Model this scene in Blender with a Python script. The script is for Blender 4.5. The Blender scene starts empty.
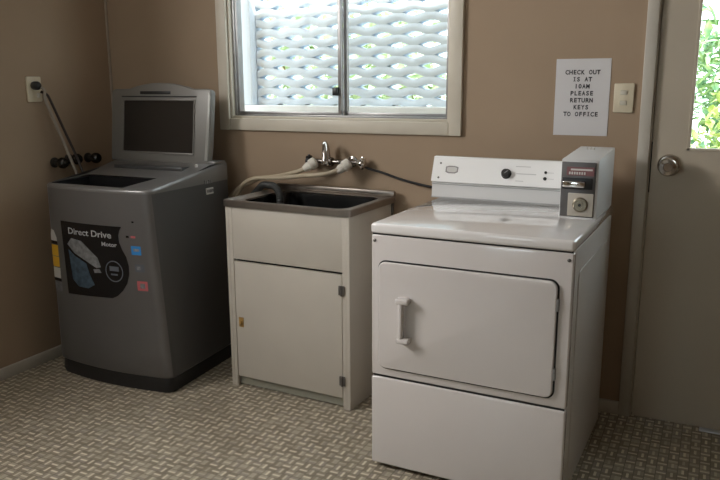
import bpy, bmesh, math, random
from mathutils import Vector, Matrix
random.seed(7)
S = bpy.context.scene
C = S.collection
PI = math.pi

# ---------------------------------------------------------------- materials
def mat(name, col, rough=.5, metal=0., spec=.5, noise=0., nscale=8., bump=0., bscale=60., coat=0., nstretch=None):
    m = bpy.data.materials.new(name); m.use_nodes = True
    nt = m.node_tree; b = nt.nodes['Principled BSDF']
    c = (col[0], col[1], col[2], 1)
    b.inputs['Base Color'].default_value = c
    b.inputs['Roughness'].default_value = rough
    b.inputs['Metallic'].default_value = metal
    b.inputs['Specular IOR Level'].default_value = spec
    b.inputs['Coat Weight'].default_value = coat
    if noise or bump:
        tc = nt.nodes.new('ShaderNodeTexCoord')
        src = tc.outputs['Object']
        if nstretch:
            mp = nt.nodes.new('ShaderNodeMapping'); mp.inputs['Scale'].default_value = nstretch
            nt.links.new(src, mp.inputs['Vector']); src = mp.outputs['Vector']
    if noise:
        n = nt.nodes.new('ShaderNodeTexNoise'); n.inputs['Scale'].default_value = nscale; n.inputs['Detail'].default_value = 4
        r = nt.nodes.new('ShaderNodeValToRGB')
        r.color_ramp.elements[0].position = .3; r.color_ramp.elements[1].position = .7
        r.color_ramp.elements[0].color = tuple(x*(1-noise) for x in col)+(1,)
        r.color_ramp.elements[1].color = tuple(min(1, x*(1+noise)) for x in col)+(1,)
        nt.links.new(src, n.inputs['Vector']); nt.links.new(n.outputs['Fac'], r.inputs['Fac']); nt.links.new(r.outputs['Color'], b.inputs['Base Color'])
    if bump:
        n2 = nt.nodes.new('ShaderNodeTexNoise'); n2.inputs['Scale'].default_value = bscale; n2.inputs['Detail'].default_value = 3
        bp = nt.nodes.new('ShaderNodeBump'); bp.inputs['Strength'].default_value = bump; bp.inputs['Distance'].default_value = .004
        nt.links.new(src, n2.inputs['Vector']); nt.links.new(n2.outputs['Fac'], bp.inputs['Height']); nt.links.new(bp.outputs['Normal'], b.inputs['Normal'])
    return m

def glass_mat(name, tint=(.93, .96, .95)):
    m = bpy.data.materials.new(name); m.use_nodes = True
    nt = m.node_tree; nt.nodes.clear()
    o = nt.nodes.new('ShaderNodeOutputMaterial'); t = nt.nodes.new('ShaderNodeBsdfTransparent'); g = nt.nodes.new('ShaderNodeBsdfGlossy')
    t.inputs['Color'].default_value = tint+(1,); g.inputs['Roughness'].default_value = .03
    f = nt.nodes.new('ShaderNodeFresnel'); f.inputs['IOR'].default_value = 1.45
    mx = nt.nodes.new('ShaderNodeMixShader')
    q = nt.nodes.new('ShaderNodeMath'); q.operation = 'MULTIPLY'; q.inputs[1].default_value = .12
    nt.links.new(f.outputs[0], q.inputs[0]); nt.links.new(q.outputs[0], mx.inputs[0]); nt.links.new(t.outputs[0], mx.inputs[1]); nt.links.new(g.outputs[0], mx.inputs[2]); nt.links.new(mx.outputs[0], o.inputs[0])
    return m

def floor_mat():
    m = bpy.data.materials.new('basketweave vinyl'); m.use_nodes = True
    nt = m.node_tree; b = nt.nodes['Principled BSDF']; L = nt.links.new
    def M(op, a, c=None, d=None):
        n = nt.nodes.new('ShaderNodeMath'); n.operation = op
        for i, v in enumerate((a, c, d)):
            if v is None: continue
            if isinstance(v, (int, float)): n.inputs[i].default_value = v
            else: L(v, n.inputs[i])
        return n.outputs[0]
    tc = nt.nodes.new('ShaderNodeTexCoord'); sx = nt.nodes.new('ShaderNodeSeparateXYZ'); L(tc.outputs['Object'], sx.inputs[0])
    s = .036
    px = M('DIVIDE', sx.outputs['X'], s); py = M('DIVIDE', sx.outputs['Y'], s)
    cx = M('FLOOR', px); cy = M('FLOOR', py)
    par = M('FLOORED_MODULO', M('ADD', cx, cy), 2)
    qx = M('SUBTRACT', px, cx); qy = M('SUBTRACT', py, cy)
    al = M('ADD', M('MULTIPLY', qx, par), M('MULTIPLY', qy, M('SUBTRACT', 1, par)))
    ac = M('ADD', M('MULTIPLY', qy, par), M('MULTIPLY', qx, M('SUBTRACT', 1, par)))
    sl = M('FLOOR', M('MULTIPLY', al, 2))
    def noise3(a, c, d):
        cv = nt.nodes.new('ShaderNodeCombineXYZ'); L(a, cv.inputs[0]); L(c, cv.inputs[1]); L(d, cv.inputs[2])
        wn = nt.nodes.new('ShaderNodeTexWhiteNoise'); wn.noise_dimensions = '3D'; L(cv.outputs[0], wn.inputs['Vector']); return wn.outputs['Value']
    r = nt.nodes.new('ShaderNodeValToRGB'); r.color_ramp.interpolation = 'CONSTANT'
    cols = [(0, (.27, .235, .18)), (.25, (.33, .29, .23)), (.5, (.24, .205, .155)), (.7, (.30, .265, .225)), (.86, (.39, .35, .28))]
    el = r.color_ramp.elements
    el[0].position = 0; el[0].color = cols[0][1]+(1,)
    el[1].position = cols[1][0]; el[1].color = cols[1][1]+(1,)
    for p, c in cols[2:]:
        e = el.new(p); e.color = c+(1,)
    L(noise3(M('ADD', cx, M('MULTIPLY', sl, .37)), cy, M('MULTIPLY', par, 5.3)), r.inputs['Fac'])
    e1 = M('LESS_THAN', M('ABSOLUTE', M('SUBTRACT', al, .5)), .125)
    e2 = M('LESS_THAN', M('MINIMUM', ac, M('SUBTRACT', 1, ac)), .05)
    lt = M('MULTIPLY', e1, M('SUBTRACT', 1, e2))
    rl = nt.nodes.new('ShaderNodeValToRGB'); rl.color_ramp.interpolation = 'CONSTANT'
    el = rl.color_ramp.elements
    el[0].position = 0; el[0].color = (.66, .61, .50, 1); el[1].position = .45; el[1].color = (.55, .505, .41, 1)
    e = el.new(.8); e.color = (.42, .38, .30, 1)
    L(noise3(cx, cy, M('ADD', par, 9.1)), rl.inputs['Fac'])
    dk = M('LESS_THAN', M('MINIMUM', al, M('SUBTRACT', 1, al)), .04)
    g = M('MAXIMUM', dk, e2)
    mx0 = nt.nodes.new('ShaderNodeMix'); mx0.data_type = 'RGBA'
    L(g, mx0.inputs[0]); L(r.outputs['Color'], mx0.inputs[6]); mx0.inputs[7].default_value = (.17, .145, .11, 1)
    mx = nt.nodes.new('ShaderNodeMix'); mx.data_type = 'RGBA'
    L(lt, mx.inputs[0]); L(mx0.outputs[2], mx.inputs[6]); L(rl.outputs['Color'], mx.inputs[7])
    ns = nt.nodes.new('ShaderNodeTexNoise'); ns.inputs['Scale'].default_value = 3.5; ns.inputs['Detail'].default_value = 5
    L(tc.outputs['Object'], ns.inputs['Vector'])
    m2 = nt.nodes.new('ShaderNodeMix'); m2.data_type = 'RGBA'; m2.blend_type = 'MULTIPLY'; m2.inputs[0].default_value = 1
    r2 = nt.nodes.new('ShaderNodeValToRGB'); r2.color_ramp.elements[0].color = (.98, .95, .9, 1); r2.color_ramp.elements[1].color = (1.25, 1.24, 1.22, 1)
    L(ns.outputs['Fac'], r2.inputs['Fac']); L(mx.outputs[2], m2.inputs[6]); L(r2.outputs['Color'], m2.inputs[7])
    L(m2.outputs[2], b.inputs['Base Color']); b.inputs['Roughness'].default_value = .42; b.inputs['Specular IOR Level'].default_value = .4
    bp = nt.nodes.new('ShaderNodeBump'); bp.inputs['Strength'].default_value = .25; bp.inputs['Distance'].default_value = .001
    L(M('SUBTRACT', 1, g), bp.inputs['Height']); L(bp.outputs['Normal'], b.inputs['Normal'])
    return m

WALL = mat('brown wall paint', (.385, .285, .198), .75, spec=.25, noise=.05, nscale=2.2, bump=.06, bscale=45)
CEIL = mat('ceiling paint', (.56, .53, .49), .8)
FLOOR = floor_mat()
TRIM = mat('cream trim paint', (.66, .60, .50), .42, noise=.05, nscale=5)
BASEB = mat('dull white skirting', (.58, .55, .49), .5, noise=.08, nscale=9)
DOORP = mat('beige door paint', (.48, .415, .325), .45, noise=.03, nscale=3)
ALU = mat('grey aluminium', (.36, .35, .345), .4, metal=.75, noise=.1, nscale=14)
GLASS = glass_mat('window glass')
WHITE = mat('white enamel', (.69, .645, .625), .16, spec=.5, coat=1., noise=.015, nscale=5)
WHITESIDE = mat('white enamel sheet', (.64, .61, .59), .35, noise=.02, nscale=5)
ENAMELTOP = mat('light-whitened enamel lid', (.82, .79, .775), .10, coat=1.)  # dryer enamel whitened, the light on its top put into the colour
PANELW = mat('bright white console', (.93, .925, .92), .3)
DARKGAP = mat('dark seam', (.012, .012, .012), .8)
BLACKP = mat('black plastic', (.012, .012, .013), .38)
CHROME = mat('chrome', (.78, .77, .75), .12, metal=1.)
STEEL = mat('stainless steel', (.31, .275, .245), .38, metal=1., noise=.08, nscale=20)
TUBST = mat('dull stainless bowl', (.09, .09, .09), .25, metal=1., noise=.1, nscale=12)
CAB = mat('cream cabinet laminate', (.54, .495, .43), .4, noise=.025, nscale=6)
KICK = mat('grey green kickboard', (.30, .29, .235), .6)
BRASS = mat('worn brown catch', (.34, .20, .055), .5, noise=.3, nscale=60)
HINGE = mat('dull steel hinge', (.19, .18, .17), .4, metal=.8)
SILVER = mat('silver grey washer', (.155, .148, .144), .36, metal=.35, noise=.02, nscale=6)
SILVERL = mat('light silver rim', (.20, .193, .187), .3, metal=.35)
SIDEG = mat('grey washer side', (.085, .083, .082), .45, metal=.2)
LIDG = mat('silver grey lid', (.225, .215, .20), .4, metal=.2)
LIDE = mat('pale lid edge', (.42, .41, .38), .35, metal=.2)
SMOKE = mat('smoked lid window', (.03, .026, .023), .16)
STBLK = mat('black sticker', (.010, .010, .011), .25)
STWHT = mat('white sticker', (.62, .60, .57), .5)
STYEL = mat('yellow sticker', (.70, .40, .03), .5)
STBLU = mat('blue sticker', (.03, .22, .55), .4)
STGRY = mat('grey sticker', (.12, .13, .15), .4)
STRED = mat('pink red sticker', (.50, .12, .13), .4)
STLBL = mat('steel blue print', (.05, .08, .11), .4, noise=.5, nscale=50)
STMET = mat('pale grey print', (.20, .20, .205), .4, noise=.4, nscale=45)
CREAM = mat('cream switch plastic', (.72, .64, .48), .4)
PAPER = mat('white paper', (.68, .665, .67), .8)
INK = mat('black ink', (.03, .03, .035), .7)
HOSEB = mat('beige hose', (.46, .38, .27), .5)
HOSEW = mat('white plastic nut', (.72, .68, .60), .45)
HOSED = mat('dark grey hose', (.035, .036, .034), .5)
CORDG = mat('grey brown cord', (.34, .29, .24), .5)
CORDD = mat('dark brown cord', (.06, .045, .04), .5)
REDP = mat('dull red label', (.20, .085, .09), .5)
COINF = mat('dark coin face', (.13, .125, .125), .35, metal=.4)
COINH = mat('white grey coin housing', (.66, .655, .65), .35)
LOCKP = mat('beige lock plate', (.46, .42, .36), .4)
LOCKC = mat('bronze lock', (.22, .19, .14), .3, metal=.8)
GREYT = mat('grey print', (.42, .42, .42), .5)
BREEZE = mat('white painted screen block', (.72, .80, .90), .6, noise=.05, nscale=6)
CONC = mat('pale concrete', (.62, .60, .56), .85, noise=.1, nscale=3)
def leaf_mat(name, c1, c2):
    m = mat(name, c1, .5)
    nt = m.node_tree; b = nt.nodes['Principled BSDF']
    tc = nt.nodes.new('ShaderNodeTexCoord'); n = nt.nodes.new('ShaderNodeTexNoise'); n.inputs['Scale'].default_value = 9
    r = nt.nodes.new('ShaderNodeValToRGB'); r.color_ramp.elements[0].position = .35; r.color_ramp.elements[1].position = .65
    r.color_ramp.elements[0].color = c1+(1,); r.color_ramp.elements[1].color = c2+(1,)
    nt.links.new(tc.outputs['Object'], n.inputs['Vector']); nt.links.new(n.outputs['Fac'], r.inputs['Fac']); nt.links.new(r.outputs['Color'], b.inputs['Base Color'])
    b.inputs['Transmission Weight'].default_value = 0
    return m
LEAF = leaf_mat('yellow green leaves', (.28, .42, .10), (.60, .66, .22))
LEAFD = leaf_mat('deep green leaves', (.16, .34, .18), (.45, .58, .25))
LEAFP = leaf_mat('pale sunlit leaves', (.40, .52, .30), (.66, .72, .48))
BARK = mat('bark', (.16, .11, .07), .9)

# ---------------------------------------------------------------- mesh helpers
def absorb(bm, t, mi=0):
    for f in t.faces: f.material_index = mi
    me = bpy.data.meshes.new('t'); t.to_mesh(me); t.free()
    bm.from_mesh(me); bpy.data.meshes.remove(me)

def box(bm, x0, x1, y0, y1, z0, z1, r=0., seg=2, mi=0, mtx=None):
    t = bmesh.new()
    bmesh.ops.create_cube(t, size=1)
    for v in t.verts:
        v.co = Vector((x0+(v.co.x+.5)*(x1-x0), y0+(v.co.y+.5)*(y1-y0), z0+(v.co.z+.5)*(z1-z0)))
    if r: bmesh.ops.bevel(t, geom=t.edges[:], offset=r, segments=seg, affect='EDGES', profile=.5, clamp_overlap=True)
    if mtx: t.transform(mtx)
    absorb(bm, t, mi)

def prism(bm, poly, axis, d0, d1, r=0., seg=2, mi=0, mtx=None):
    """poly in the two other axes; axis 'x' -> (y,z), 'y' -> (x,z), 'z' -> (x,y)."""
    t = bmesh.new()
    def P(a, b, d): return {'x': (d, a, b), 'y': (a, d, b), 'z': (a, b, d)}[axis]
    A = [t.verts.new(P(a, b, d0)) for a, b in poly]; B = [t.verts.new(P(a, b, d1)) for a, b in poly]
    n = len(poly)
    fa = t.faces.new(A); fb = t.faces.new(list(reversed(B)))
    for i in range(n): t.faces.new((A[(i+1) % n], A[i], B[i], B[(i+1) % n]))
    bmesh.ops.recalc_face_normals(t, faces=t.faces[:])
    if r:
        es = [e for e in t.edges if e in set(fa.edges) | set(fb.edges)]
        bmesh.ops.bevel(t, geom=es, offset=r, segments=seg, affect='EDGES', profile=.5, clamp_overlap=True)
    if mtx: t.transform(mtx)
    absorb(bm, t, mi)

def rrect(x0, x1, z0, z1, r, n=5):
    out = []
    for cx, cz, a0 in ((x1-r, z0+r, -PI/2), (x1-r, z1-r, 0), (x0+r, z1-r, PI/2), (x0+r, z0+r, PI)):
        for i in range(n+1):
            a = a0+PI/2*i/n
            out.append((cx+r*math.cos(a), cz+r*math.sin(a)))
    return out

def spline(pts, k=6):
    P = [Vector(p) for p in pts]; out = []
    for i in range(len(P)-1):
        p0 = P[max(0, i-1)]; p1 = P[i]; p2 = P[i+1]; p3 = P[min(len(P)-1, i+2)]
        for j in range(k):
            t = j/k
            out.append(.5*((2*p1)+(p2-p0)*t+(2*p0-5*p1+4*p2-p3)*t*t+(3*p1-p0-3*p2+p3)*t**3))
    out.append(P[-1]); return out

def tube(bm, pts, r, seg=10, k=6, mi=0, smooth=True, rib=0.):
    P = spline(pts, k) if k > 1 else [Vector(p) for p in pts]
    t = bmesh.new(); rings = []
    up = None
    for i, p in enumerate(P):
        d = (P[min(i+1, len(P)-1)]-P[max(i-1, 0)]).normalized()
        if up is None:
            up = d.cross(Vector((0, 0, 1)))
            if up.length < .1: up = d.cross(Vector((1, 0, 0)))
            up.normalize()
        up = (up-d*up.dot(d)).normalized(); sd = d.cross(up)
        rr = (r[i*(len(r)-1)//max(1, len(P)-1)] if isinstance(r, (list, tuple)) else r)
        if rib and i % 2: rr *= 1-rib
        rings.append([t.verts.new(p+rr*(math.cos(2*PI*j/seg)*up+math.sin(2*PI*j/seg)*sd)) for j in range(seg)])
    for a, b in zip(rings, rings[1:]):
        for j in range(seg): t.faces.new((a[j], a[(j+1) % seg], b[(j+1) % seg], b[j]))
    t.faces.new(list(reversed(rings[0]))); t.faces.new(rings[-1])
    bmesh.ops.recalc_face_normals(t, faces=t.faces[:])
    absorb(bm, t, mi)

def lathe(bm, prof, origin, axis, seg=24, mi=0):
    """prof: (radius, distance along axis)."""
    t = bmesh.new(); a = Vector(axis).normalized(); o = Vector(origin)
    u = a.cross(Vector((0, 0, 1)))
    if u.length < .1: u = a.cross(Vector((1, 0, 0)))
    u.normalize(); w = a.cross(u); rings = []
    for r, h in prof:
        r = max(r, 1e-4)
        rings.append([t.verts.new(o+a*h+r*(math.cos(2*PI*j/seg)*u+math.sin(2*PI*j/seg)*w)) for j in range(seg)])
    for p, q in zip(rings, rings[1:]):
        for j in range(seg): t.faces.new((p[j], p[(j+1) % seg], q[(j+1) % seg], q[j]))
    t.faces.new(list(reversed(rings[0]))); t.faces.new(rings[-1])
    bmesh.ops.recalc_face_normals(t, faces=t.faces[:])
    absorb(bm, t, mi)

def obj(name, bm, mats, parent=None, smooth=True, ang=35):
    me = bpy.data.meshes.new(name); bm.to_mesh(me); bm.free()
    for m in (mats if isinstance(mats, (list, tuple)) else [mats]): me.materials.append(m)
    if smooth:
        for p in me.polygons: p.use_smooth = True
        try: me.set_sharp_from_angle(angle=math.radians(ang))
        except Exception: pass
    o = bpy.data.objects.new(name, me); C.objects.link(o)
    if parent: o.parent = parent
    return o

def tag(o, label, cat, group=None):
    o['label'] = label; o['category'] = cat
    if group: o['group'] = group
    return o
def thing(name, label, cat, loc=(0, 0, 0), rz=0., group=None):
    o = bpy.data.objects.new(name, None); C.objects.link(o)
    o.location = loc; o.rotation_euler = (0, 0, rz); o.empty_display_size = .1
    return tag(o, label, cat, group)
def struct(name, bm=None, m=None, parent=None, **k):
    if bm is None:
        o = bpy.data.objects.new(name, None); C.objects.link(o)
    else: o = obj(name, bm, m, parent, **k)
    o['kind'] = 'structure'
    return o
B = bmesh.new

def text_bm(s, h, pitch=None, bold=.0):
    """flat lettering in x-z, centred on 0, cap height about h; fixed pitch when given. Returns bmesh."""
    out = bmesh.new()
    def one(ch, x, align='CENTER', spacing=1.):
        if pitch and ch == 'I':      # slab serifs, as typewriter letters have
            w = h*.1
            for (a, b, c, d) in ((-w, w, 0, h), (-h*.3, h*.3, 0, h*.12), (-h*.3, h*.3, h*.88, h)):
                vs = [out.verts.new((x+p, 0, q)) for p, q in ((a, c), (b, c), (b, d), (a, d))]; out.faces.new(vs)
            return
        cu = bpy.data.curves.new('t', 'FONT'); cu.body = ch; cu.size = h*1.38; cu.align_x = align; cu.offset = bold*h; cu.space_character = spacing; cu.resolution_u = 3
        o = bpy.data.objects.new('t', cu); C.objects.link(o)
        dg = bpy.context.evaluated_depsgraph_get(); me = bpy.data.meshes.new_from_object(o.evaluated_get(dg))
        bpy.data.objects.remove(o); bpy.data.curves.remove(cu)
        xs = [v.co.x for v in me.vertices]
        k = 1.
        if pitch and xs and max(xs)-min(xs) > pitch*.9: k = pitch*.9/(max(xs)-min(xs))
        for v in me.vertices: v.co = Vector((x+v.co.x*k, 0, v.co.y))
        out.from_mesh(me); bpy.data.meshes.remove(me)
    if pitch:
        n = len(s)
        for i, ch in enumerate(s):
            if ch != ' ': one(ch, (i-(n-1)/2)*pitch)
    else: one(s, 0)
    return out

def merge(bm, other, mi=0, mtx=None):
    if mtx: other.transform(mtx)
    absorb(bm, other, mi)

# ---------------------------------------------------------------- room shell
RX, RY, RZ = 7.5, -6.0, 2.65
WX0, WX1, WZ0, WZ1 = .785, 1.946, 1.222, 2.12      # back window opening
DX0, DX1, DZ1 = 2.777, 3.605, 2.06                 # door opening
T = .12
b = B(); box(b, -T, RX+T, RY-T, T, -.1, 0); struct('floor', b, FLOOR, smooth=False)
b = B(); box(b, -T-.25, RX+T+.25, RY-T-.25, T+.25, RZ, RZ+.12); struct('ceiling', b, CEIL, smooth=False)
b = B()
box(b, -T, WX0, 0, T, 0, RZ); box(b, WX0, WX1, 0, T, 0, WZ0); box(b, WX0, WX1, 0, T, WZ1, RZ)
box(b, WX1, DX0, 0, T, 0, RZ); box(b, DX0, DX1, 0, T, DZ1, RZ); box(b, DX1, RX+T, 0, T, 0, RZ)
struct('wall_back', b, WALL, smooth=False)
LY0, LY1, LZ0, LZ1 = -2.75, -1.65, 1.70, 2.50           # side window opening
b = B()
box(b, -T, 0, LY1, 0, 0, RZ); box(b, -T, 0, RY, LY0, 0, RZ); box(b, -T, 0, LY0, LY1, 0, LZ0); box(b, -T, 0, LY0, LY1, LZ1, RZ)
struct('wall_left', b, WALL, smooth=False)
b = B(); box(b, RX, RX+T, RY, 0, 0, RZ); struct('wall_right', b, WALL, smooth=False)
FX0, FX1, FZ0, FZ1 = .9, 2.1, 1.0, 2.2              # unseen opening behind the camera, added for fill light
b = B()
box(b, -T, FX0, RY-T, RY, 0, RZ); box(b, FX1, RX+T, RY-T, RY, 0, RZ); box(b, FX0, FX1, RY-T, RY, 0, FZ0); box(b, FX0, FX1, RY-T, RY, FZ1, RZ)
struct('wall_front', b, WALL, smooth=False)
b = B(); box(b, 0, .016, RY, -.001, 0, .058, .004); struct('baseboard_left', b, BASEB)
b = B(); box(b, .016, 2.733, -.016, 0, 0, .058, .004); struct('baseboard_back', b, BASEB)
b = B(); box(b, 0, .012, -.012, 0, 1.2, RZ, .004); struct('trim_1', b, mat('corner bead', (.40, .33, .26), .6))

# back window: casing, aluminium frame, two sliding sashes
w1 = struct('window_1')
b = B(); cw = .058
for x0, x1, z0, z1 in ((WX0-cw, WX0, WZ0-cw, WZ1+cw), (WX1, WX1+cw, WZ0-cw, WZ1+cw), (WX0, WX1, WZ0-cw, WZ0), (WX0, WX1, WZ1, WZ1+cw)):
    box(b, x0, x1, -.02, -.0005, z0, z1, .005)
obj('casing', b, TRIM, w1)
b = B()
for x0, x1, z0, z1 in ((WX0, WX0+.012, WZ0, WZ1), (WX1-.012, WX1, WZ0, WZ1), (WX0+.012, WX1-.012, WZ0, WZ0+.012), (WX0+.012, WX1-.012, WZ1-.012, WZ1)):
    box(b, x0, x1, -.002, .10, z0, z1, .002)
obj('reveal', b, TRIM, w1)
b = B(); a = .014; fx0, fx1, fz0, fz1 = WX0+.012, WX1-.012, WZ0+.012, WZ1-.012
for x0, x1, z0, z1 in ((fx0, fx0+a, fz0, fz1), (fx1-a, fx1, fz0, fz1), (fx0+a, fx1-a, fz0, fz0+a*.6), (fx0+a, fx1-a, fz1-a, fz1)):
    box(b, x0, x1, .018, .085, z0, z1, .002)
obj('frame', b, ALU, w1)
MX = 1.398
def sash(x0, x1, y, name):
    b = B(); s = .019; z0, z1 = fz0+.008, fz1-.02
    for a0, a1, c0, c1 in ((x0, x0+s, z0, z1), (x1-s, x1, z0, z1), (x0+s, x1-s, z0, z0+s*.75), (x0+s, x1-s, z1-s, z1)):
        box(b, a0, a1, y, y+.022, c0, c1, .002)
    o = obj(name, b, ALU, w1)
    g = B(); box(g, x0+s-.003, x1-s+.003, y+.009, y+.013, z0+s*.75-.003, z1-s+.003)
    obj('pane', g, GLASS, o, smooth=False)
    return o
sl = sash(fx0+.006, MX+.002, .026, 'sliding_sash')
sash(MX-.002, fx1-.004, .056, 'fixed_sash')
b = B(); box(b, MX-.040, MX-.012, .010, .027, 1.335, 1.373, .003); obj('latch', b, BLACKP, sl)

# side window out of the frame, the daylight that lights the room
w2 = struct('window_2')
b = B()
for y0, y1, z0, z1 in ((LY0-.06, LY0, LZ0-.06, LZ1+.06), (LY1, LY1+.06, LZ0-.06, LZ1+.06), (LY0, LY1, LZ0-.06, LZ0), (LY0, LY1, LZ1, LZ1+.06)):
    box(b, .0005, .02, y0, y1, z0, z1, .004)
obj('casing', b, TRIM, w2)
b = B()
for y0, y1, z0, z1 in ((LY0, LY0+.03, LZ0, LZ1), (LY1-.03, LY1, LZ0, LZ1), (LY0, LY1, LZ0, LZ0+.03), (LY0, LY1, LZ1-.03, LZ1), ((LY0+LY1)/2-.02, (LY0+LY1)/2+.02, LZ0, LZ1)):
    box(b, -.08, -.04, y0, y1, z0, z1, .003)
fr2 = obj('frame', b, ALU, w2)
b = B(); box(b, -.062, -.058, LY0+.03, LY1-.03, LZ0+.03, LZ1-.03); obj('pane', b, GLASS, fr2, smooth=False)

w3 = struct('fill_window')  # unseen window added to brighten the lower door
b = B()
for x0, x1, z0, z1 in ((FX0, FX0+.04, FZ0, FZ1), (FX1-.04, FX1, FZ0, FZ1), (FX0+.04, FX1-.04, FZ0, FZ0+.04), (FX0+.04, FX1-.04, FZ1-.04, FZ1)):
    box(b, x0, x1, RY-.08, RY-.03, z0, z1, .003)
fr3 = obj('frame', b, ALU, w3)
b = B(); box(b, FX0+.04, FX1-.04, RY-.062, RY-.058, FZ0+.04, FZ1-.04); obj('pane', b, GLASS, fr3, smooth=False)

# back door
b = B()
d1 = struct('door_1')
gx0, gx1, gz0, gz1 = 2.911, 3.455, 1.130, 1.93
lx0, lx1, lz0, lz1 = DX0+.010, DX1-.012, .002, DZ1-.012
ly0, ly1 = .006, .044
def leaf_part(x0, x1, z0, z1): box(b, x0, x1, ly0, ly1, z0, z1)
leaf_part(lx0, gx0, lz0, lz1); leaf_part(gx1, lx1, lz0, lz1); leaf_part(gx0, gx1, lz0, gz0); leaf_part(gx0, gx1, gz1, lz1)
bmesh.ops.remove_doubles(b, verts=b.verts[:], dist=1e-5)
lf = obj('door_leaf', b, DOORP, d1, smooth=False)
b = B(); bw = .012
for x0, x1, z0, z1 in ((gx0, gx0+bw, gz0, gz1), (gx1-bw, gx1, gz0, gz1), (gx0, gx1, gz0, gz0+bw), (gx0, gx1, gz1-bw, gz1)):
    box(b, x0, x1, .002, .020, z0, z1, .002)
obj('glazing_bead', b, DOORP, lf)
b = B(); box(b, gx0, gx1, .022, .027, gz0, gz1); obj('glass_pane', b, GLASS, lf, smooth=False)
kx, kz = 2.853, 1.072
b = B()
lathe(b, [(.034, 0), (.034, .004), (.030, .009), (.014, .012), (.012, .03), (.019, .036), (.027, .046), (.028, .056), (.024, .064), (.013, .067), (.012, .064), (.001, .064)], (kx, ly0, kz), (0, -1, 0), 32); b.transform(Matrix.Translation((kx, ly0, kz)) @ Matrix.Scale(1.28, 4) @ Matrix.Translation((-kx, -ly0, -kz)))
obj('door_knob', b, mat('worn chrome', (.50, .46, .42), .16, metal=1.), lf)
b = B()
box(b, 2.733, DX0, -.018, -.0005, 0, DZ1+.045, .004); box(b, DX1, DX1+.044, -.018, -.0005, 0, DZ1+.045, .004); box(b, DX0, DX1, -.018, -.0005, DZ1, DZ1+.045, .004)
obj('door_casing', b, mat('greyed trim paint', (.52, .48, .415), .42, noise=.05, nscale=5), d1)
b = B()
box(b, DX0-.002, DX0+.005, 0, .12, 0, DZ1, 0); box(b, DX1-.005, DX1+.002, 0, .12, 0, DZ1); box(b, DX0, DX1, 0, .12, DZ1-.005, DZ1+.002)
box(b, DX0+.004, DX0+.016, .046, .07, 0, DZ1-.005); box(b, DX1-.016, DX1-.004, .046, .07, 0, DZ1-.005)
obj('door_jamb', b, DOORP, d1, smooth=False)
b = B(); box(b, lx0-.0095, lx0-.0005, .012, .040, .96, 1.16); obj('latch_plate', b, DARKGAP, lf, smooth=False)
b = B(); box(b, 3.05, DX1-.02, -.035, -.001, .0005, .006, .002); obj('under_door_light', b, mat('pale threshold', (.62, .64, .68), .35, metal=.4), d1)  # pale strip standing in for daylight through the gap under the door

# ---------------------------------------------------------------- outdoors
b = B(); box(b, -9, 13, .13, 14, -.12, -.06); struct('ground', b, CONC, smooth=False)
SY = .8
b = B(); box(b, .28, 2.5, SY-.07, SY+.11, -.06, 1.262, .01); struct('wall_outside', b, mat('pale painted wall', (.74, .74, .74), .7, noise=.04))
b = B(); box(b, .325, .420, SY-.06, SY+.08, 1.262, 2.45, .008)
tag(obj('screen_post', b, BREEZE), 'white painted post at the near end of the block screen outside the window', 'post')
b = B(); P = .19; h = .0575; dpt = .075
nx = 16
k = 0; z = 1.283
while z < 2.42:
    sgn = 1 if k % 2 else -1
    A = .0100; th = .0460
    rings = []
    n = int((2.45-.425)/P*nx)
    for i in range(n+1):
        x = .425+i*P/nx
        wv = sgn*A*math.cos(2*PI*(x-.5)/P)
        zt = z+wv+th/2; zb = z+wv-th/2
        rings.append([b.verts.new(q) for q in ((x, SY, zb), (x, SY-.005, (zb*.65+zt*.35)), (x, SY-.004, (zb*.25+zt*.75)), (x, SY+.003, zt), (x, SY+dpt, zt), (x, SY+dpt, zb))])
    for p, q in zip(rings, rings[1:]):
        for j in range(6): b.faces.new((p[j], q[j], q[(j+1) % 6], p[(j+1) % 6]))
    b.faces.new(rings[0]); b.faces.new(list(reversed(rings[-1])))
    z += h; k += 1
bmesh.ops.recalc_face_normals(b, faces=b.faces[:])
tag(obj('block_screen', b, BREEZE, ang=50), 'white wavy block screen with lens-shaped slots, standing outside the window', 'screen')

def bush(name, label, loc, rx, ry, rz, n, m, group=None, size=.05):
    t = thing(name, label, 'bush', loc, 0, group)
    f = B()
    for i in range(n):
        while True:
            p = Vector((random.uniform(-1, 1), random.uniform(-1, 1), random.uniform(-1, 1)))
            if .25 < p.length < 1: break
        lump = 1+.18*math.sin(5*p.x+3*p.z)*math.cos(4*p.y-2*p.z)
        c = Vector((p.x*rx*lump, p.y*ry*lump, rz+p.z*rz*lump*.98+.03))
        if c.z < .02: continue
        q = Matrix.Rotation(random.uniform(0, 2*PI), 3, 'Z') @ Matrix.Rotation(random.uniform(-1.1, .5), 3, 'X') @ Matrix.Rotation(random.uniform(-.5, .5), 3, 'Y')
        s = size*random.uniform(.6, 1.3)
        vs = [f.verts.new(c+q @ Vector(v)) for v in ((0, -s, 0), (s*.42, -s*.2, s*.12), (s*.3, s*.5, s*.05), (0, s, -s*.1), (-s*.3, s*.5, s*.05), (-s*.42, -s*.2, s*.12))]
        f.faces.new((vs[0], vs[1], vs[2], vs[3])); f.faces.new((vs[0], vs[3], vs[4], vs[5]))
    obj('foliage', f, m, t, smooth=False)
    s = B()
    for i in range(5):
        a = i*1.3
        tube(s, [(0.02*math.cos(a), .02*math.sin(a), 0), (rx*.25*math.cos(a), ry*.25*math.sin(a), rz*.8), (rx*.55*math.cos(a), ry*.55*math.sin(a), rz*1.4)], [.022, .016, .008], 6, 4)
    obj('stem', s, BARK, t)
    return t
G0 = -.06
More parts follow.
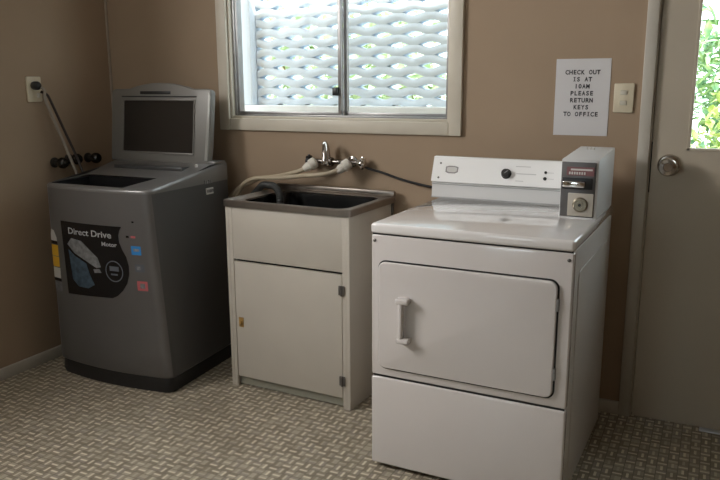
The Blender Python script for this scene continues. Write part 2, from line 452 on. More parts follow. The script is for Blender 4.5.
bush('garden_bush', 'yellow-green leafy bush filling the glass of the beige door', (3.42, 2.5, G0), .55, .5, .86, 1500, LEAF, size=.06)
bush('garden_bush', 'taller green bush behind the yellow-green one beyond the door glass', (3.6, 4.6, G0), 1.1, .8, 1.35, 3000, LEAFD, size=.09)
bush('garden_bush', 'green bush showing through the slots at the latch side of the block screen', (.5, 2.6, G0), .9, .6, 1.0, 2000, LEAFP, size=.08)
bush('garden_bush', 'green bush showing through the slots of the screen behind the fixed pane', (-.9, 4.2, G0), 1.2, .8, 1.3, 2000, LEAFP, size=.1)

# ---------------------------------------------------------------- washing machine
wm = thing('washing_machine', 'silver grey top-load washing machine with lid open and black promo sticker, in the corner', 'washing machine', (.52, -.38, 0))
ox, oy = .52, -.38
wx0, wx1, wyb = .200-ox, .825-ox, -.10-oy
def fy(x, z=.5):            # bowed, slightly leaning front, in local coordinates
    u = (x-(wx0+wx1)/2)/((wx1-wx0)/2)
    zz = max(0, min(1, z/.95))
    return -.655-oy-.028*zz-.036*(1-min(1, abs(u))**2.0)
def flare(x):
    u = (x-wx0)/(wx1-wx0)
    return -.036*(1-u)+.045*u*u
def section(z, inset=0., zz=None):
    zz = z if zz is None else zz
    pts = []
    r = .030
    fl = max(0, 1-zz/.95)
    x0, x1 = wx0+inset, wx1-inset
    n = 22
    for i in range(n+1):
        t = i/n
        x = x0+(x1-x0)*(.5-.5*math.cos(PI*t))
        e = min(x-x0, x1-x)
        y = fy(x, zz)+inset
        if e < r: y += r-math.sqrt(max(0, r*r-(r-e)**2))
        pts.append((x+fl*flare(x), y, z))
    pts.append((x1+fl*.012, wyb-.01-inset, z)); pts.append((x1-.01, wyb-inset, z)); pts.append((x0+.01, wyb-inset, z)); pts.append((x0, wyb-.01-inset, z))
    return pts
def loft(secs, cap0=True, cap1=True, mi=0):
    t = bmesh.new(); R = [[t.verts.new(p) for p in s] for s in secs]
    n = len(R[0])
    for p, q in zip(R, R[1:]):
        for j in range(n): t.faces.new((p[j], p[(j+1) % n], q[(j+1) % n], q[j]))
    if cap0: t.faces.new(list(reversed(R[0])))
    if cap1: t.faces.new(R[-1])
    bmesh.ops.recalc_face_normals(t, faces=t.faces[:])
    return t
b = B(); t = loft([section(.072, .006), section(.08)]+[section(.08+.82*i/8) for i in range(1, 9)]+[section(.925)], True, False)
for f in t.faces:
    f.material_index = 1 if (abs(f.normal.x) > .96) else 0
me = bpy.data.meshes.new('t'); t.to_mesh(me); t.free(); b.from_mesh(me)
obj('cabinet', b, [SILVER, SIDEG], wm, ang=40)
b = B(); absorb(b, loft([section(.001, .010, .1), section(.02, .004, .1), section(.071, .008, .1)])); obj('base', b, BLACKP, wm)
# top rim: front, two sides and rear deck around the opening
def topz(y):
    for (y0, z0), (y1, z1) in zip(prof, prof[1:]):
        if y0 <= y <= y1: return z0+(z1-z0)*(y-y0)/(y1-y0)
prof = [(-.80-oy, .940), (-.66-oy, .944), (-.42-oy, .960), (-.30-oy, .992), (-.24-oy, 1.006), (-.10-oy, 1.012)]
b = B()
t = loft([section(.925), section(.936), section(.942, .004), section(.945, .012)], False, False)
# lift towards the back along the slope of the rim
for v in t.verts:
    if v.co.z > .93:
        v.co.z = v.co.z-.944+topz(min(max(v.co.y, -.79-oy), -.101-oy))
absorb(b, t, 0)
hx0, hx1, hy0, hy1 = wx0+.035, wx1-.165, -.668-oy, -.44-oy
ys = [-.9-oy]
S0 = section(.945, .012)
front = [p for p in S0[:23]]
# rim surface as strips: for each x column of the section, from front edge to the back
def col(x, yf, segs):
    return [(x, yf+(yb-yf)*0, 0) for yb in segs]
grid = []
yk = [hy0, hy1, -.38-oy, -.30-oy, -.27-oy, -.24-oy, -.17-oy, wyb-.012]
xs = sorted(set([p[0] for p in front]+[hx0, hx1]))
def front_y(x):
    for p, q in zip(front, front[1:]):
        if p[0]-1e-9 <= x <= q[0]+1e-9: return p[1]+(q[1]-p[1])*(x-p[0])/max(1e-9, q[0]-p[0])
t = bmesh.new()
cols = []
for x in xs:
    c = []
    yf = front_y(x)
    for y in [yf]+yk:
        y = max(y, yf)
        c.append(t.verts.new((x, y, topz(min(y, -.101-oy))+.001)))
    cols.append(c)
for i in range(len(xs)-1):
    for j in range(len(yk)):
        if j == 1 and xs[i] >= hx0-1e-6 and xs[i+1] <= hx1+1e-6: continue
        t.faces.new((cols[i][j], cols[i+1][j], cols[i+1][j+1], cols[i][j+1]))
bmesh.ops.remove_doubles(t, verts=t.verts[:], dist=1e-5)
absorb(b, t, 0)
# inner lip of the opening
for x0, x1, y0, y1 in ((hx0-.004, hx0, hy0, hy1), (hx1, hx1+.004, hy0, hy1), (hx0, hx1, hy0-.004, hy0), (hx0, hx1, hy1, hy1+.004)):
    box(b, x0, x1, y0, y1, .88, topz((y0+y1)/2)-.004, mi=1)
obj('top_rim', b, [SILVERL, BLACKP], wm, ang=40)
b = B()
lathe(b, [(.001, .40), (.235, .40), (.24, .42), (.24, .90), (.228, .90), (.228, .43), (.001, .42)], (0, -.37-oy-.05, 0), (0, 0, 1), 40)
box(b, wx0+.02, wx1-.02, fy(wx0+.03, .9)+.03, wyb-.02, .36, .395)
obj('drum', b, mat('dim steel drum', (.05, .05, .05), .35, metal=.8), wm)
b = B()
box(b, wx0+.10, wx1-.10, -.335-oy, -.265-oy, .975, 1.001, .004, mtx=None)
obj('control_panel', b, mat('dark grey control strip', (.06, .06, .06), .3), wm)
# lid, standing open against the back
HL = Matrix.Translation((0, -.185-oy, .992)) @ Matrix.Rotation(math.radians(-7), 4, 'X')
lid = bpy.data.objects.new('lid', None)
lx0_, lx1_ = .154-ox, .788-ox
cx_ = (lx0_+lx1_)/2
outl = [(lx0_+.008, .012), (lx1_-.004, .012)]
for i in range(7): outl.append((lx1_-.022*(i/6)**1.5*0-.0+(-.0), .012+.33*(i+1)/7))
outl = [(lx0_+.005, .012), (lx1_-.010, .012), (lx1_-.002, .10), (lx1_, .30)]
for i in range(5):
    a = PI/2*i/4; outl.append((lx1_-.025+.025*math.cos(a), .352+.025*math.sin(a)))
for i in range(9):
    u = i/8; x = cx_+.20*(1-2*u); outl.append((x, .378+.030*math.sin(PI*u)**.8))
for i in range(5):
    a = PI/2+PI/2*i/4; outl.append((lx0_+.025+.025*math.cos(a), .352+.025*math.sin(a)))
outl += [(lx0_, .30), (lx0_+.002, .10)]
b = B(); prism(b, outl, 'y', -.020, .018, .007, 3, mtx=HL)
lid = obj('lid', b, [LIDG], wm, ang=50)
b = B(); prism(b, [(lx1_-.028, .03), (lx1_-.012, .03), (lx1_-.003, .34), (lx1_-.016, .362)], 'y', -.0245, -.018, .003, 2, mtx=HL); obj('edge_strip', b, LIDE, lid)
b = B(); prism(b, rrect(.244-ox, .688-ox, .062, .318, .008), 'y', -.0215, -.019, 0, mtx=HL); obj('lid_window', b, SMOKE, lid, smooth=False)
b = B()
for x0, x1, z0, z1 in ((.238-ox, .244-ox, .055, .325), (.688-ox, .694-ox, .055, .325), (.238-ox, .694-ox, .318, .326), (.238-ox, .694-ox, .052, .062)):
    box(b, x0, x1, -.026, -.0185, z0, z1, .002, mtx=HL)
obj('window_rim', b, LIDG, lid)
b = B(); box(b, .345-ox, .54-ox, -.0225, -.018, .350, .366, .004, mtx=HL); obj('handle_slot', b, BLACKP, lid)
b = B(); box(b, .225-ox, .70-ox, -.024, -.018, .336, .341, .001, mtx=HL); obj('seam', b, DARKGAP, lid)
for xx in (lx0_+.07, lx1_-.06):
    b = B(); lathe(b, [(.011, -.03), (.013, -.028), (.013, .028), (.011, .03)], (xx, -.178-oy, 1.006), (1, 0, 0), 14); obj('hinge', b, BLACKP, lid)
b = B(); box(b, wx1-.075, wx1-.004, -.20-oy, wyb-.012, 1.006, 1.020, .005); obj('hinge_cover', b, SILVERL, wm)
b = B(); lathe(b, [(.008, 0), (.008, .012), (.004, .015)], (wx1-.055, -.28-oy, 1.0), (0, 0, 1), 12); obj('lid_bumper', b, STWHT, wm)

# stickers laid onto the bowed front
def onto(bm, off):
    for i in range(1, 40):
        x = wx0+(wx1-wx0)*i/40
        bmesh.ops.bisect_plane(bm, geom=bm.verts[:]+bm.edges[:]+bm.faces[:], plane_co=(x, 0, 0), plane_no=(1, 0, 0))
    for v in bm.verts:
        x = v.co.x; e = min(x-wx0, wx1-x); r = .030
        y = fy(x, v.co.z)
        if e < r: y += r-math.sqrt(max(0, r*r-(r-e)**2))
        v.co.y = y-off; v.co.x += max(0, 1-v.co.z/.95)*(flare(x)-.010)
    return bm
def flat(polys, mis=None):
    t = bmesh.new()
    for i, p in enumerate(polys):
        f = t.faces.new([t.verts.new((a-ox, 0, c)) for a, c in p]); f.material_index = mis[i] if mis else 0
    bmesh.ops.recalc_face_normals(t, faces=t.faces[:])
    for f in t.faces:
        if f.normal.y > 0: f.normal_flip()
    return t
def R4(x0, x1, z0, z1): return [(x0, z0), (x1, z0), (x1, z1), (x0, z1)]
edge = [(.673, .776), (.662, .760), (.654, .735), (.655, .705), (.668, .670), (.684, .640), (.692, .600), (.690, .560), (.676, .515), (.650, .478), (.622, .452), (.594, .438)]
stk = obj('promo_sticker', onto(flat([[(.324, .424), (.308, .776)]+edge]), .0012), STBLK, wm, smooth=False)
stk['label'] = 'black sticker lettered Direct Drive Motor'
t = text_bm('Direct Drive', .030, bold=.02); t.transform(Matrix.Translation((.487-ox, 0, .720)) @ Matrix.Scale(1.22, 4, (1, 0, 0))); obj('lettering', onto(t, .0022), GREYT, stk, smooth=False)
t = text_bm('Motor', .019, bold=.03); t.transform(Matrix.Translation((.600-ox, 0, .682)) @ Matrix.Scale(1.2, 4, (1, 0, 0))); obj('lettering', onto(t, .0022), GREYT, stk, smooth=False)
t = flat([[(.345, .668), (.375, .700), (.44, .692), (.53, .622), (.545, .580), (.52, .572), (.46, .60), (.39, .630)],
          [(.35, .645), (.39, .618), (.46, .588), (.475, .54), (.50, .49), (.46, .468), (.40, .470), (.365, .50)],
          [(.50, .565), (.535, .570), (.545, .553), (.505, .548)]], [0, 1, 0])
obj('motor_picture', onto(t, .0020), [STMET, STLBL], stk, smooth=False)
ring = []
t = bmesh.new()
for i in range(28):
    a0, a1 = 2*PI*i/28, 2*PI*(i+1)/28
    q = [(.615-ox+r*math.cos(a)*.92, 0, .567+r*math.sin(a)) for r, a in ((.050, a0), (.050, a1), (.045, a1), (.045, a0))]
    t.faces.new([t.verts.new(p) for p in q])
for x0, x1, z0, z1 in ((.592, .64, .568, .590), (.597, .632, .548, .556)):
    t.faces.new([t.verts.new((a-ox, 0, c)) for a, c in R4(x0, x1, z0, z1)])
obj('round_emblem', onto(t, .0020), STGRY, stk, smooth=False)
SH = .000
segs = [[(.213, .695), (.226, .728), (.248, .722), (.266, .690), (.268, .672), (.214, .672)], R4(.216, .270, .655, .671), R4(.217, .272, .598, .652), R4(.219, .274, .545, .595), R4(.221, .276, .490, .541), R4(.223, .278, .474, .488), R4(.226, .281, .425, .471)]
obj('energy_label', onto(flat([[(a+SH, c) for a, c in p] for p in segs], [0, 2, 1, 1, 0, 2, 3]), .0012), [STWHT, STYEL, STBLK, STMET], wm, smooth=False)
for nm, polys, mis in (('blue_badge', [R4(.712, .758, .652, .692), R4(.722, .75, .668, .680)], [0, 1]),
                       ('grey_badge', [R4(.722, .766, .574, .610), R4(.73, .748, .584, .60)], [2, 1]),
                       ('red_badge', [R4(.724, .772, .488, .532), R4(.737, .760, .498, .522)], [3, 1])):
    obj(nm, onto(flat(polys, mis), .0012), [STBLU, STMET, STGRY, STRED], wm, smooth=False)
obj('indicator_dot', onto(flat([R4(.727, .737, .797, .804)]), .0012), STBLK, wm, smooth=False)
obj('rating_dots', onto(flat([R4(.692, .706, .728, .738), R4(.716, .738, .728, .738)], [0, 1]), .0012), [STBLK, STRED], wm, smooth=False)
b = B(); box(b, wx1, wx1+.0055, -.29-oy, -.235-oy, .872, .902); 
for k in range(5): box(b, wx1+.0055, wx1+.006, -.283-oy+k*.010, -.277-oy+k*.010, .880, .895, mi=1)
obj('side_sticker', b, [STWHT, INK], wm, smooth=False)
b = B()
for k, hh in enumerate((.018, .012, .016, .012)): box(b, wx1, wx1+.004, -.298-oy+k*.016, -.287-oy+k*.016, .924, .924+hh)
obj('side_mark', b, STMET, wm, smooth=False)

# outlet, plug, cords and taps on the side wall
ot = thing('power_outlet', 'cream wall outlet on the side wall above the washing machine', 'outlet', (0, -.522, 1.37))
b = B(); prism(b, rrect(-.042, .042, -.060, .060, .006), 'x', .0005, .011, .003, 2); obj('face_plate', b, CREAM, ot)
b = B(); box(b, .011, .016, .008, .026, -.04, -.018, .002); obj('rocker', b, HOSEW, ot)
def cord(m, pts, r, **k):
    b = B(); tube(b, [Vector(p)-Vector((ox, oy, 0)) for p in pts], r, 10, **k); return obj('power_cord', b, m, wm)
c1 = cord(CORDG, [(.052, -.520, 1.380), (.060, -.508, 1.362), (.050, -.497, 1.315), (.065, -.438, 1.146), (.10, -.405, .99), (.115, -.38, .90), (.125, -.30, .80), (.13, -.07, .70)], .0075)
b = B(); lathe(b, [(.019, .0), (.021, .008), (.021, .026), (.016, .036), (.009, .040)], (.012-ox, -.528-oy, 1.387), (1, 0, 0), 18); obj('plug', b, BLACKP, c1)
cord(CORDD, [(.014, -.490, 1.358), (.034, -.476, 1.345), (.038, -.460, 1.318), (.052, -.401, 1.168), (.088, -.366, 1.026), (.11, -.345, .93), (.125, -.27, .84), (.13, -.06, .72)], .0065)
for i, (yy, zz, lab) in enumerate(((-.435, 1.006, 'dark round wall tap behind the pale power cord'), (-.342, 1.017, 'dark round wall tap, middle of three on the side wall'), (-.212, 1.011, 'dark round wall tap nearest the room corner'))):
    t = thing('wall_tap', lab, 'tap', (0, yy, zz), 0, 'wall taps above the washing machine')
    b = B(); lathe(b, [(.026, 0.0005), (.026, .006), (.014, .010), (.013, .045)], (0, 0, 0), (1, 0, 0), 20); obj('tap_body', b, mat('dark bronze body', (.06, .055, .05), .35, metal=.6), t)
    b = B(); lathe(b, [(.012, .040), (.024, .044), (.028, .052), (.028, .068), (.020, .080), (.006, .084)], (0, 0, 0), (1, 0, 0), 20); obj('handle', b, mat('dark bronze', (.05, .045, .04), .25, metal=.7), t)

# ---------------------------------------------------------------- laundry tub
sx0, sx1, syf, syb = 1.054, 1.690, -.455, -.026
tb = thing('laundry_tub', 'cream laundry tub cabinet with stainless steel bowl under the window', 'laundry sink', ((sx0+sx1)/2, (syf+syb)/2, 0), -.040)
qx, qy = (sx0+sx1)/2, (syf+syb)/2
X0, X1, Y0, Y1 = sx0-qx, sx1-qx, syf-qy, syb-qy
b = B(); box(b, X0, X0+.016, Y0, Y1, 0, .857, .0015); obj('side_panel', b, CAB, tb)
b = B(); box(b, X1-.016, X1, Y0, Y1, 0, .857, .0015); obj('side_panel', b, CAB, tb)
b = B(); box(b, X0+.016, X0+.034, Y0+.001, Y0+.02, 0, .857, .001); obj('stile', b, CAB, tb)
b = B(); box(b, X1-.036, X1-.016, Y0+.001, Y0+.02, 0, .857, .001); obj('stile', b, CAB, tb)
b = B(); box(b, X0+.016, X1-.016, Y1-.014, Y1, 0, .857); obj('back_panel', b, CAB, tb, smooth=False)
b = B(); box(b, X0+.034, X1-.036, Y0+.002, Y0+.02, .616, .857, .0015); obj('front_panel', b, CAB, tb)
b = B(); box(b, X0+.034, X1-.036, Y0+.030, Y0+.034, .05, .63); obj('inner_board', b, DARKGAP, tb, smooth=False)
b = B(); box(b, X0+.034, X1-.036, Y0+.022, Y0+.036, .006, .07); obj('kickboard', b, KICK, tb, smooth=False)
b = B(); box(b, X0+.037, X1-.039, Y0+.001, Y0+.02, .052, .605, .0025); dr = obj('cabinet_door', b, CAB, tb)
for zz in (.538, .132):
    b = B(); box(b, X1-.052, X1-.024, Y0-.006, Y0+.001, zz-.021, zz+.021, .002); lathe(b, [(.005, -.022), (.005, .022)], (X1-.037, Y0-.007, zz), (0, 0, 1), 10); obj('hinge', b, HINGE, dr)
b = B(); box(b, X0+.053, X0+.079, Y0-.002, Y0+.0005, .296, .342, .0008); box(b, X0+.058, X0+.070, Y0-.009, Y0-.002, .31, .326, .002); obj('catch', b, BRASS, dr)
# stainless top with a deep bowl
b = B(); zt = .886
bx0, bx1, by0, by1 = X0+.060, X1-.052, Y0+.050, Y1-.040
def ringloop(x0, x1, y0, y1, z, r): return [(x, y, z) for x, y in rrect(x0, x1, y0, y1, r, 4)]
t = loft([ringloop(X0-.008, X1+.008, Y0-.008, Y1+.008, zt-.030, .012), ringloop(X0-.008, X1+.008, Y0-.008, Y1+.008, zt-.004, .012), ringloop(X0-.004, X1+.004, Y0-.004, Y1+.004, zt, .010),
          ringloop(X0+.006, X1-.006, Y0+.006, Y1-.006, zt-.002, .010), ringloop(X0+.012, X1-.012, Y0+.012, Y1-.012, zt-.007, .010),
          ringloop(bx0-.006, bx1+.006, by0-.006, by1+.006, zt-.008, .05)], False, False)
absorb(b, t, 0)
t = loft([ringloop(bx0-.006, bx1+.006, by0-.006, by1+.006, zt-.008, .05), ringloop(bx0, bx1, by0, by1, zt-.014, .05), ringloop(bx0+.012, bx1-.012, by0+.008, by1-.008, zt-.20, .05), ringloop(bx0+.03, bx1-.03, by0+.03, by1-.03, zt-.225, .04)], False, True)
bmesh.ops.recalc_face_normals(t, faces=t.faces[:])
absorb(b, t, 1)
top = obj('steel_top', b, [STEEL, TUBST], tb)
b = B(); box(b, X0-.006, X1+.006, Y1-.010, Y1+.010, zt-.004, zt+.022, .006); obj('back_lip', b, STEEL, top)
b = B(); lathe(b, [(.032, 0), (.032, .004), (.024, .006), (.001, .004)], (.0, (by0+by1)/2, zt-.226), (0, 0, 1), 20); obj('drain', b, CHROME, top)
# worn patches on the cabinet's hanging edge strip
b = B(); box(b, X1+.0005, X1+.006, Y1-.03, Y1-.012, .80, .856, .001); obj('rim_bracket', b, HINGE, top)

# wall tap set with spout
ts = thing('tap_set', 'chrome wall-mounted tap set with upright spout above the laundry tub', 'tap', (1.40, 0, 1.03))
b = B(); tube(b, [(-.118, -.045, 0), (.118, -.045, 0)], .011, 14, k=1)
lathe(b, [(.020, -.02), (.022, -.012), (.022, .012), (.02, .02)], (-.034, -.045, 0), (1, 0, 0), 16)
for s in (-.07, .07):
    lathe(b, [(.026, .0005), (.026, .006), (.013, .01), (.013, .045)], (s, 0, 0), (0, -1, 0), 18)
obj('mixer_bar', b, mat('tarnished chrome', (.30, .28, .26), .25, metal=1.), ts)
b = B(); tube(b, [(-.036, -.05, .0), (-.040, -.052, .045), (-.042, -.058, .070), (-.038, -.075, .084), (-.026, -.098, .078), (-.014, -.120, .050), (-.008, -.134, .012)], .0145, 12); lathe(b, [(.0165, 0), (.018, .006), (.0165, .02)], (-.008, -.134, -.004), (0, 0, 1), 14); obj('spout', b, mat('dull chrome', (.52, .49, .46), .18, metal=1.), ts)
for s in (-1, 1):
    b = B()
    lathe(b, [(.012, .0), (.016, .006), (.018, .018), (.022, .022), (.024, .034), (.017, .042), (.004, .044)], (s*.112, -.045, 0), (s, 0, 0), 18)
    for a in range(4): box(b, -.030, .030, -.006, .006, -.005, .005, .002, mtx=Matrix.Translation((s*.142, -.045, 0)) @ Matrix.Rotation(a*PI/4, 4, 'X') @ Matrix.Rotation(PI/2, 4, 'Z'))
    obj('handle', b, [CHROME, BLACKP][s < 0], ts)
def hose(name, label, pts, r, m, nut=None, rib=0., k=6):
    o = Vector(pts[0]); t = thing(name, label, 'hose', pts[0])
    b = B(); tube(b, [Vector(p)-o for p in pts], r, 12, k=k, rib=rib); obj('tube', b, m, t)
    if nut:
        p, q = Vector(nut[0]), Vector(nut[1]); d = (q-p)
        b = B(); L = d.length; lathe(b, [(.016, 0), (.025, .005), (.027, L*.2), (.027, L*.45), (.021, L*.52), (.021, L*.7), (.014, L)], p-o, d, 16); obj('connector', b, HOSEW, t)
    return t
hose('inlet_hose', 'beige washer hose with white nut from the tap end nearer the washing machine', [(1.300, -.085, 1.022), (1.250, -.105, .990), (1.17, -.10, .966), (1.08, -.085, .948), (1.0, -.075, .936), (.92, -.060, .905), (.84, -.045, .87), (.76, -.045, .78), (.68, -.05, .62)], .0105, HOSEB, ((1.318, -.08, 1.032), (1.262, -.105, .995)))
hose('inlet_hose', 'beige washer hose with white nut sagging from the tap end nearer the dryer', [(1.475, -.090, 1.020), (1.425, -.125, .990), (1.35, -.135, .975), (1.27, -.125, .966), (1.18, -.118, .954), (1.08, -.113, .944), (1.0, -.112, .940), (.93, -.105, .915), (.87, -.080, .86), (.74, -.04, .66)], .0105, HOSEB, ((1.492, -.075, 1.034), (1.440, -.112, .992)))
hose('drain_hose', 'dark grey ribbed drain hose hooked over the back of the steel tub', [(.70, -.05, .60), (.86, -.035, .78), (.955, -.045, .865), (1.015, -.085, .902), (1.07, -.115, .910), (1.125, -.140, .905), (1.163, -.165, .868), (1.170, -.180, .79)], .018, HOSED, rib=.14, k=14)
hose('supply_hose', 'thin black hose sagging along the wall from tap towards dryer', [(1.53, -.035, 1.024), (1.56, -.028, 1.005), (1.63, -.022, .988), (1.72, -.02, .962), (1.82, -.02, .942), (1.91, -.022, .93), (2.02, -.025, .925), (2.10, -.03, .86)], .0058, BLACKP)

# ---------------------------------------------------------------- dryer
dy = thing('clothes_dryer', 'white front-load coin-operated clothes dryer beside the beige door', 'dryer', (1.958, -.851, 0), -.024)
W, D, HT = .695, .735, .921
ZL, ZS = .882, .362
b = B(); box(b, .004, W-.004, .006, D, .022, ZL, .004); obj('cabinet', b, WHITESIDE, dy)
b = B(); box(b, .03, W-.03, .04, D-.02, .0, .022); obj('toe_recess', b, DARKGAP, dy, smooth=False)
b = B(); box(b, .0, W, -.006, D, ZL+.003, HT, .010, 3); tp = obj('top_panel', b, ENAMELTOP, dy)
b = B(); box(b, .006, W-.006, .001, .012, ZL-.001, ZL+.004); obj('top_seam', b, DARKGAP, tp, smooth=False)
# upper front panel with the door recess, lower panel
b = B(); box(b, .001, W-.001, .0, .03, ZS+.004, ZL-.001, .006, 3); up = obj('front_panel', b, WHITE, dy)
b = B(); box(b, .001, W-.001, -.003, .03, .020, ZS-.003, .007, 3); obj('lower_panel', b, WHITE, dy)
b = B(); box(b, .006, W-.006, .004, .02, ZS-.006, ZS+.007); obj('panel_seam', b, DARKGAP, dy, smooth=False)
dx0, dx1, dz0, dz1 = .032, .650, .400, .788
b = B(); prism(b, rrect(dx0-.004, dx1+.005, dz0-.006, dz1+.005, .030, 6), 'y', -.0012, .004); obj('door_gap', b, DARKGAP, up, smooth=False)
b = B(); prism(b, rrect(dx0, dx1, dz0, dz1, .026, 6), 'y', -.013, .002, .005, 3); dd = obj('dryer_door', b, WHITE, dy)
b = B()
hx = .112
box(b, hx, hx+.048, -.046, -.012, .652, .673, .006, 3); box(b, hx+.003, hx+.051, -.046, -.012, .511, .531, .006, 3)
box(b, hx+.010, hx+.026, -.0445, -.018, .522, .662, .005, 3)
obj('handle', b, WHITE, dd)
for zz in (.712, .482):
    b = B(); box(b, dx1-.002, dx1+.007, -.012, -.0005, zz-.020, zz+.020, .002); obj('hinge', b, mat('grey hinge', (.20, .195, .19), .4), dd)
for xx, zz in ((.014, .860), (W-.016, .858)):
    b = B(); lathe(b, [(.006, 0), (.006, .002), (.003, .004)], (xx, .0, zz), (0, -1, 0), 14); obj('screw', b, HINGE, up)
# side panel embossing
b = B(); prism(b, rrect(.10, D-.09, .10, .80, .03), 'x', W-.0045, W-.001, .002, 2); obj('side_panel', b, WHITESIDE, dy)
# control console: foot, recessed band and bright sloping face
ca, cb = -.027, .556
b = B(); prism(b, [(.632, HT), (.636, .984), (.628, .988), (.664, 1.0885), (.672, 1.0925), (.712, 1.0845), (.718, HT)], 'x', ca, cb, .003, 2); con = obj('console', b, COINH, dy)
con_m = Matrix
def face(y, z, off): return y-off, z
b = B(); prism(b, [(.6245, .991), (.6615, 1.0890), (.6675, 1.0910), (.6665, 1.0880), (.6305, .9905)], 'x', ca-.0005, cb-.001, 0); fc = obj('face_plate', b, PANELW, con, smooth=False)
b = B(); box(b, ca, cb-.002, .6315, .6365, .977, .9815, .001); box(b, ca, cb-.002, .6295, .633, HT+.001, HT+.006, .001); obj('band_line', b, GREYT, con)
FA = math.atan2(1.0890-.991, .6615-.6245)
FM = Matrix.Translation((0, .6245, .991)) @ Matrix.Rotation(FA-PI/2, 4, 'X')   # local z runs up the face, -y out of it
b = B(); lathe(b, [(.0205, 0), (.0205, .003), (.0175, .004), (.0165, .020), (.014, .023), (.001, .023)], (0, 0, 0), (0, -1, 0), 28); b.transform(FM @ Matrix.Translation((.290, 0, .046)))
kn = obj('timer_knob', b, BLACKP, con)
b = B(); box(b, -.0015, .0015, -.0245, -.0225, -.004, .014); b.transform(FM @ Matrix.Translation((.290, 0, .046)) @ Matrix.Rotation(.9, 4, 'Y')); obj('knob_mark', b, STMET, kn, smooth=False)
def on_face(name, polys, m, off=.0008):
    t = bmesh.new()
    for p in polys:
        f = t.faces.new([t.verts.new((x, -off, z)) for x, z in p])
    bmesh.ops.recalc_face_normals(t, faces=t.faces[:])
    for f in t.faces:
        if f.normal.y > 0: f.normal_flip()
    t.transform(FM); return obj(name, t, m, con, smooth=False)
ez = .052; ex = .058
out = [(ex-.027, ez+.012), (ex-.012, ez+.016), (ex+.012, ez+.016), (ex+.028, ez+.012), (ex+.027, ez-.010), (ex+.014, ez-.016), (ex-.014, ez-.016), (ex-.027, ez-.010)]
inn = [(ex+(x-ex)*.80, ez+(z-ez)*.70) for x, z in out]
on_face('maker_emblem', [[out[i], out[(i+1) % 8], inn[(i+1) % 8], inn[i]] for i in range(8)], mat('grey emblem print', (.24, .22, .22), .4))
on_face('emblem_field', [inn], STWHT, .0007)
SETT = mat('faint grey print', (.62, .62, .62), .5)
for q in (R4(.325, .385, .077, .080), R4(.330, .41, .047, .0505), R4(.330, .362, .018, .0205), R4(.452, .478, .0575, .0595), R4(.455, .480, .033, .035)):
    on_face('setting_text', [q], SETT)
for zz, rr in ((.059, .0052), (.034, .0065)):
    b = B(); lathe(b, [(rr, 0), (rr, .004), (rr*.6, .006)], (0, 0, 0), (0, -1, 0), 16); b.transform(FM @ Matrix.Translation((.446, 0, zz))); obj('indicator_light', b, BLACKP, con)
for xx, zz in ((.006, .078), (.004, .016)):
    b = B(); lathe(b, [(.0042, 0), (.0042, .0015), (.002, .003)], (0, 0, 0), (0, -1, 0), 12); b.transform(FM @ Matrix.Translation((xx, 0, zz))); obj('screw', b, HINGE, con)
# coin box
k0, k1, kf, kb = .559, .689, .384, D-.012
b = B(); zt0, zt1 = 1.130, 1.148
prism(b, [(kf, HT), (kf+.006, zt0-.004), (kf+.012, zt0), (kb-.006, zt1), (kb, zt1-.006), (kb, HT)], 'x', k0, k1, .004, 2); cbx = obj('coin_box', b, COINH, dy)
b = B(); box(b, k0+.003, k1-.010, kf-.003, kf+.012, HT+.006, zt0-.010, .002); cf = obj('coin_face', b, COINF, cbx)
b = B(); box(b, k0+.022, k1-.014, kf-.0075, kf-.002, 1.074, 1.104, .001)
for i in range(7): box(b, k0+.030+i*.0085, k0+.0352+i*.0085, kf-.0085, kf-.007, 1.078, 1.087, 0, mi=1)
box(b, k0+.036, k1-.02, kf-.0085, kf-.007, 1.092, 1.098, 0, mi=1)
obj('price_label', b, [REDP, STWHT], cf, smooth=False)
b = B(); box(b, k0+.014, k1-.040, kf-.030, kf-.002, 1.034, 1.056, .004); box(b, k0+.008, k1-.018, kf-.008, kf-.002, 1.026, 1.066, .002, mi=1); obj('coin_slide', b, [CHROME, BLACKP], cf)
b = B(); box(b, k0+.030, k1-.012, kf-.0075, kf-.002, .930, 1.012, .003); lp = obj('lock_plate', b, LOCKP, cf)
b = B(); lathe(b, [(.026, 0), (.026, .005), (.021, .007), (.020, .004), (.012, .004), (.011, .010), (.001, .010)], ((k0+.030+k1-.012)/2, kf-.0075, .972), (0, -1, 0), 28); lk = obj('lock', b, LOCKC, lp)
b = B(); lathe(b, [(.0055, 0), (.0055, .0115)], ((k0+.030+k1-.012)/2, kf-.0075, .972), (0, -1, 0), 12); obj('keyhole', b, DARKGAP, lk)
b = B(); box(b, k0+.032, k1-.014, kf-.006, kf-.002, .919, .9265, .001); obj('lower_strip', b, COINH, cf)
for i in range(3):
    b = B(); tube(b, [(k0+.045+i*.012, kb-.10, zt1-.004), (k0+.045+i*.012, kb-.10, zt1+.006)], .0022, 8, k=1); obj('top_pin', b, STWHT, cbx)

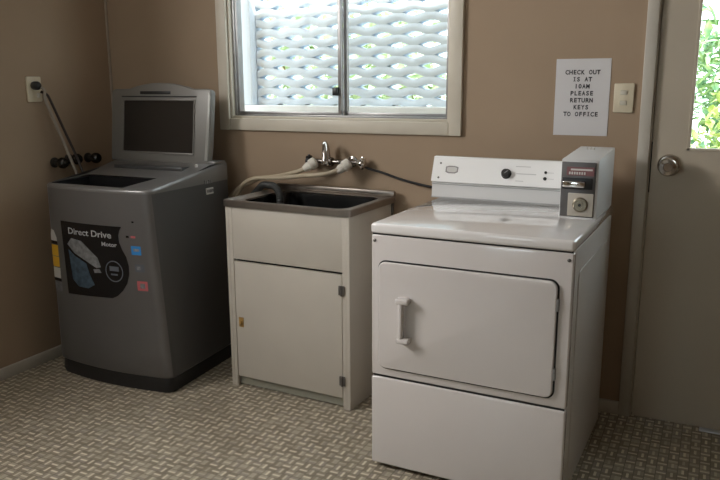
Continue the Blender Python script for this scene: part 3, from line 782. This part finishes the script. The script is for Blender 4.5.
# ---------------------------------------------------------------- things on the back wall
sg = thing('paper_sign', 'white paper notice reading check out is at 10am, on the brown wall', 'sign', (2.505, 0, 1.1795))
b = B(); box(b, -.107, .107, -.0022, -.0006, 0, .3055); obj('sheet', b, PAPER, sg, smooth=False)
for i, s in enumerate(('CHECK OUT', 'IS AT', '10AM', 'PLEASE', 'RETURN', 'KEYS', 'TO OFFICE')):
    t = text_bm(s, .0172, pitch=.0154, bold=.05)
    t.transform(Matrix.Translation((-.001, -.0030, .3055-.0610-i*.0277)))
    obj('lettering', t, INK, sg, smooth=False)
sw = thing('light_switch', 'cream double light switch between the notice and door frame', 'switch', (2.667, 0, 1.331))
b = B(); prism(b, rrect(-.0375, .0375, -.057, .057, .005), 'y', -.010, -.0005, .003, 2); obj('face_plate', b, CREAM, sw)
for zz in (.021, -.019):
    b = B(); box(b, -.013, .013, -.0135, -.0095, zz-.009, zz+.009, .002); obj('rocker', b, mat('pale rocker', (.60, .56, .46), .35), sw)

# ---------------------------------------------------------------- light and camera
wd = bpy.data.worlds.new('sky'); S.world = wd; wd.use_nodes = True
bg = wd.node_tree.nodes['Background']; bg.inputs[0].default_value = (.86, .94, 1.0, 1); bg.inputs[1].default_value = 5.2
def area(name, loc, rot, sx, sy, e, col, spread=PI):
    l = bpy.data.lights.new(name, 'AREA'); l.shape = 'RECTANGLE'; l.size = sx; l.size_y = sy; l.energy = e; l.color = col; l.spread = spread
    o = bpy.data.objects.new(name, l); C.objects.link(o); o.location = loc; o.rotation_euler = rot; return o
area('side_window_daylight', (-.03, (LY0+LY1)/2, (LZ0+LZ1)/2), (0, -PI/2+math.radians(10), 0), .74, 1.04, 56, (1, .95, .925), math.radians(160))
sun = bpy.data.lights.new('sun', 'SUN'); sun.energy = 8; sun.angle = .02; sun.color = (1, .96, .88)
so = bpy.data.objects.new('sun', sun); C.objects.link(so)
so.rotation_euler = Vector((-.5, .35, -.8)).to_track_quat('-Z', 'Y').to_euler()

f, pt, yw, r = 739.7758, -.2103, .4484, -.0045
fw = Vector((-math.sin(yw)*math.cos(pt), math.cos(yw)*math.cos(pt), math.sin(pt)))
rt = Vector((math.cos(yw), math.sin(yw), 0)); upv = rt.cross(fw)
ca_ = rt*math.cos(r)+upv*math.sin(r); ub = -rt*math.sin(r)+upv*math.cos(r)
cam = bpy.data.cameras.new('camera'); cam.sensor_width = 36; cam.sensor_fit = 'HORIZONTAL'; cam.lens = f/720*36; cam.clip_start = .02
co = bpy.data.objects.new('camera', cam); C.objects.link(co)
M4 = Matrix((ca_, ub, -fw)).transposed().to_4x4(); M4.translation = Vector((3.0155, -3.1389, 1.3971))
co.matrix_world = M4
S.camera = co
vs = S.view_settings
vs.view_transform = 'Standard'; vs.look = 'None'; vs.gamma = 1; vs.use_curve_mapping = False; vs.exposure = 0
S.cycles.use_denoising = True
